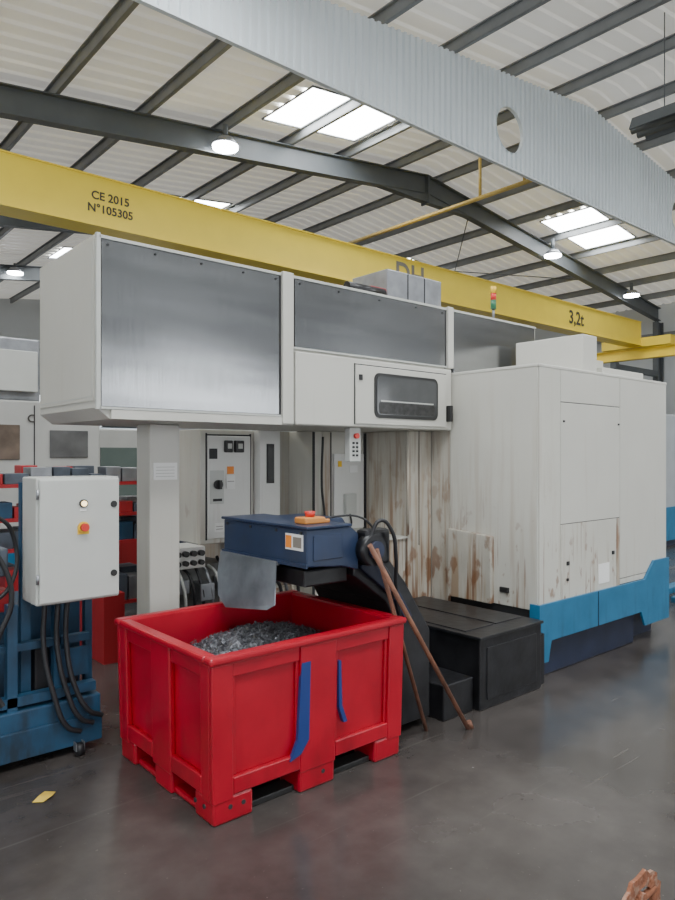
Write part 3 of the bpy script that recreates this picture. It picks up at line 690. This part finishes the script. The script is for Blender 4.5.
boxes('shelves',[(1.4,3.05,6.0,6.55,z,z+.03) for z in (.3,.85,1.1)],redp,rk)
boxes('top_shelf',[(1.4,3.05,6.0,6.55,1.38,1.41)],redp,rk)
L=[];L2=[];L3=[];L4=[]
for z in (.33,.88,1.13,1.41):
    for yy in (6.02,6.26):
        x=1.42
        while x<2.85:
            w=random.uniform(.10,.2); h=random.uniform(.06,.15) if z>1 else random.uniform(.12,.2)
            if z<.5: h=random.uniform(.2,.4)
            random.choice([L,L,L,L2,L3,L4]).append((x,x+w,yy,yy+.21,z,z+h)); x+=w+.015
boxes('bins_grey',L,binm,rk,bevel=.005); boxes('bins_light',L2,steelF,rk,bevel=.005); boxes('bins_blue',L3,tealb,rk,bevel=.005); boxes('bins_red',L4,redp,rk,bevel=.005)
wb=G('workbench',(3.3,7.1,0))
boxes('bench_top',[(2.9,4.2,6.9,7.6,.85,.9)],greycab,wb); boxes('legs',[(x,x+.05,y,y+.05,0,.85) for x in (2.9,4.15) for y in (6.9,7.55)],tealb,wb)
box('drawer_unit',2.96,3.5,6.92,7.5,.2,.85,redp,wb,bevel=.01)
box('toolbox',3.0,3.4,7.0,7.3,.9,1.15,binm,wb,bevel=.01)
rb2=G('red_storage_crate',(2.25,5.6,0))
boxes('walls',[(2.15,2.17,5.3,5.9,.0,.55),(2.30,2.32,5.3,5.9,0,.55),(2.17,2.30,5.3,5.32,0,.55),(2.17,2.30,5.88,5.9,0,.55),(2.17,2.30,5.32,5.88,0,.02)],redp,rb2)
b3=G('background_machining_centre',(12,7.5,0))
box('housing',10.5,13.5,5.6,7.6,.1,2.4,M('grey_housing',(.36,.38,.40),.5),b3,bevel=.03); box('base',10.5,13.5,5.6,7.6,0,.1,navy,b3)
boxes('skirt',[(10.45,10.5,5.6,7.6,.1,.7),(10.5,13.5,5.55,5.6,.1,.7)],blueS,b3)
box('window',11.2,12.3,5.58,5.6,1.1,2.0,glassd,b3)
box('side_window',10.485,10.5,5.8,6.6,1.2,1.9,glassd,b3)
b4=G('background_storage_shelving',(15.3,13,0))
boxes('frame',[(x,x+.08,y,y+.08,0,3.0) for x in (13,14.5,16,17.5) for y in (12.5,13.4)]+[(13,17.58,12.5,13.48,z,z+.08) for z in (.4,1.5,2.7)],tealb,b4)
boxes('cartons',[(13.1+.5*k,13.5+.5*k,12.6,13.3,z,z+.5+.2*math.sin(k*3)) for k in range(9) for z in (.48,1.58,2.78)],M('carton_brown',(.25,.2,.15),.7,var=.4,scale=2),b4)
b5=G('pallet_truck',(8.2,3.4,0))
boxes('forks',[(7.6,8.7,3.15,3.30,.05,.12),(7.6,8.7,3.5,3.65,.05,.12),(8.7,8.85,3.15,3.65,.05,.35)],blueS,b5,bevel=.01)
cyl('handle',(8.8,3.4,.3),(9.0,3.4,1.15),.02,blackp,b5); cyl('wheel',(8.8,3.33,.07),(8.8,3.47,.07),.07,rubber,b5)
cyl('fork_roller_1',(7.7,3.17,.04),(7.7,3.28,.04),.04,rubber,b5); cyl('fork_roller_2',(7.7,3.52,.04),(7.7,3.63,.04),.04,rubber,b5)

# ------------------------------------------------------------------ world + camera
w=bpy.data.worlds.new('world'); S.world=w; w.use_nodes=True
w.node_tree.nodes['Background'].inputs[0].default_value=(.75,.85,1,1); w.node_tree.nodes['Background'].inputs[1].default_value=.4
cam=bpy.data.cameras.new('camera'); co=bpy.data.objects.new('camera',cam); COL.objects.link(co)
co.location=(0,0,1.65); co.rotation_euler=(math.pi/2,0,-math.atan2(.653,.757))
cam.sensor_fit='VERTICAL'; cam.sensor_height=36; cam.lens=36*690/900; cam.shift_y=5/900; cam.clip_start=.05; cam.clip_end=200
S.camera=co
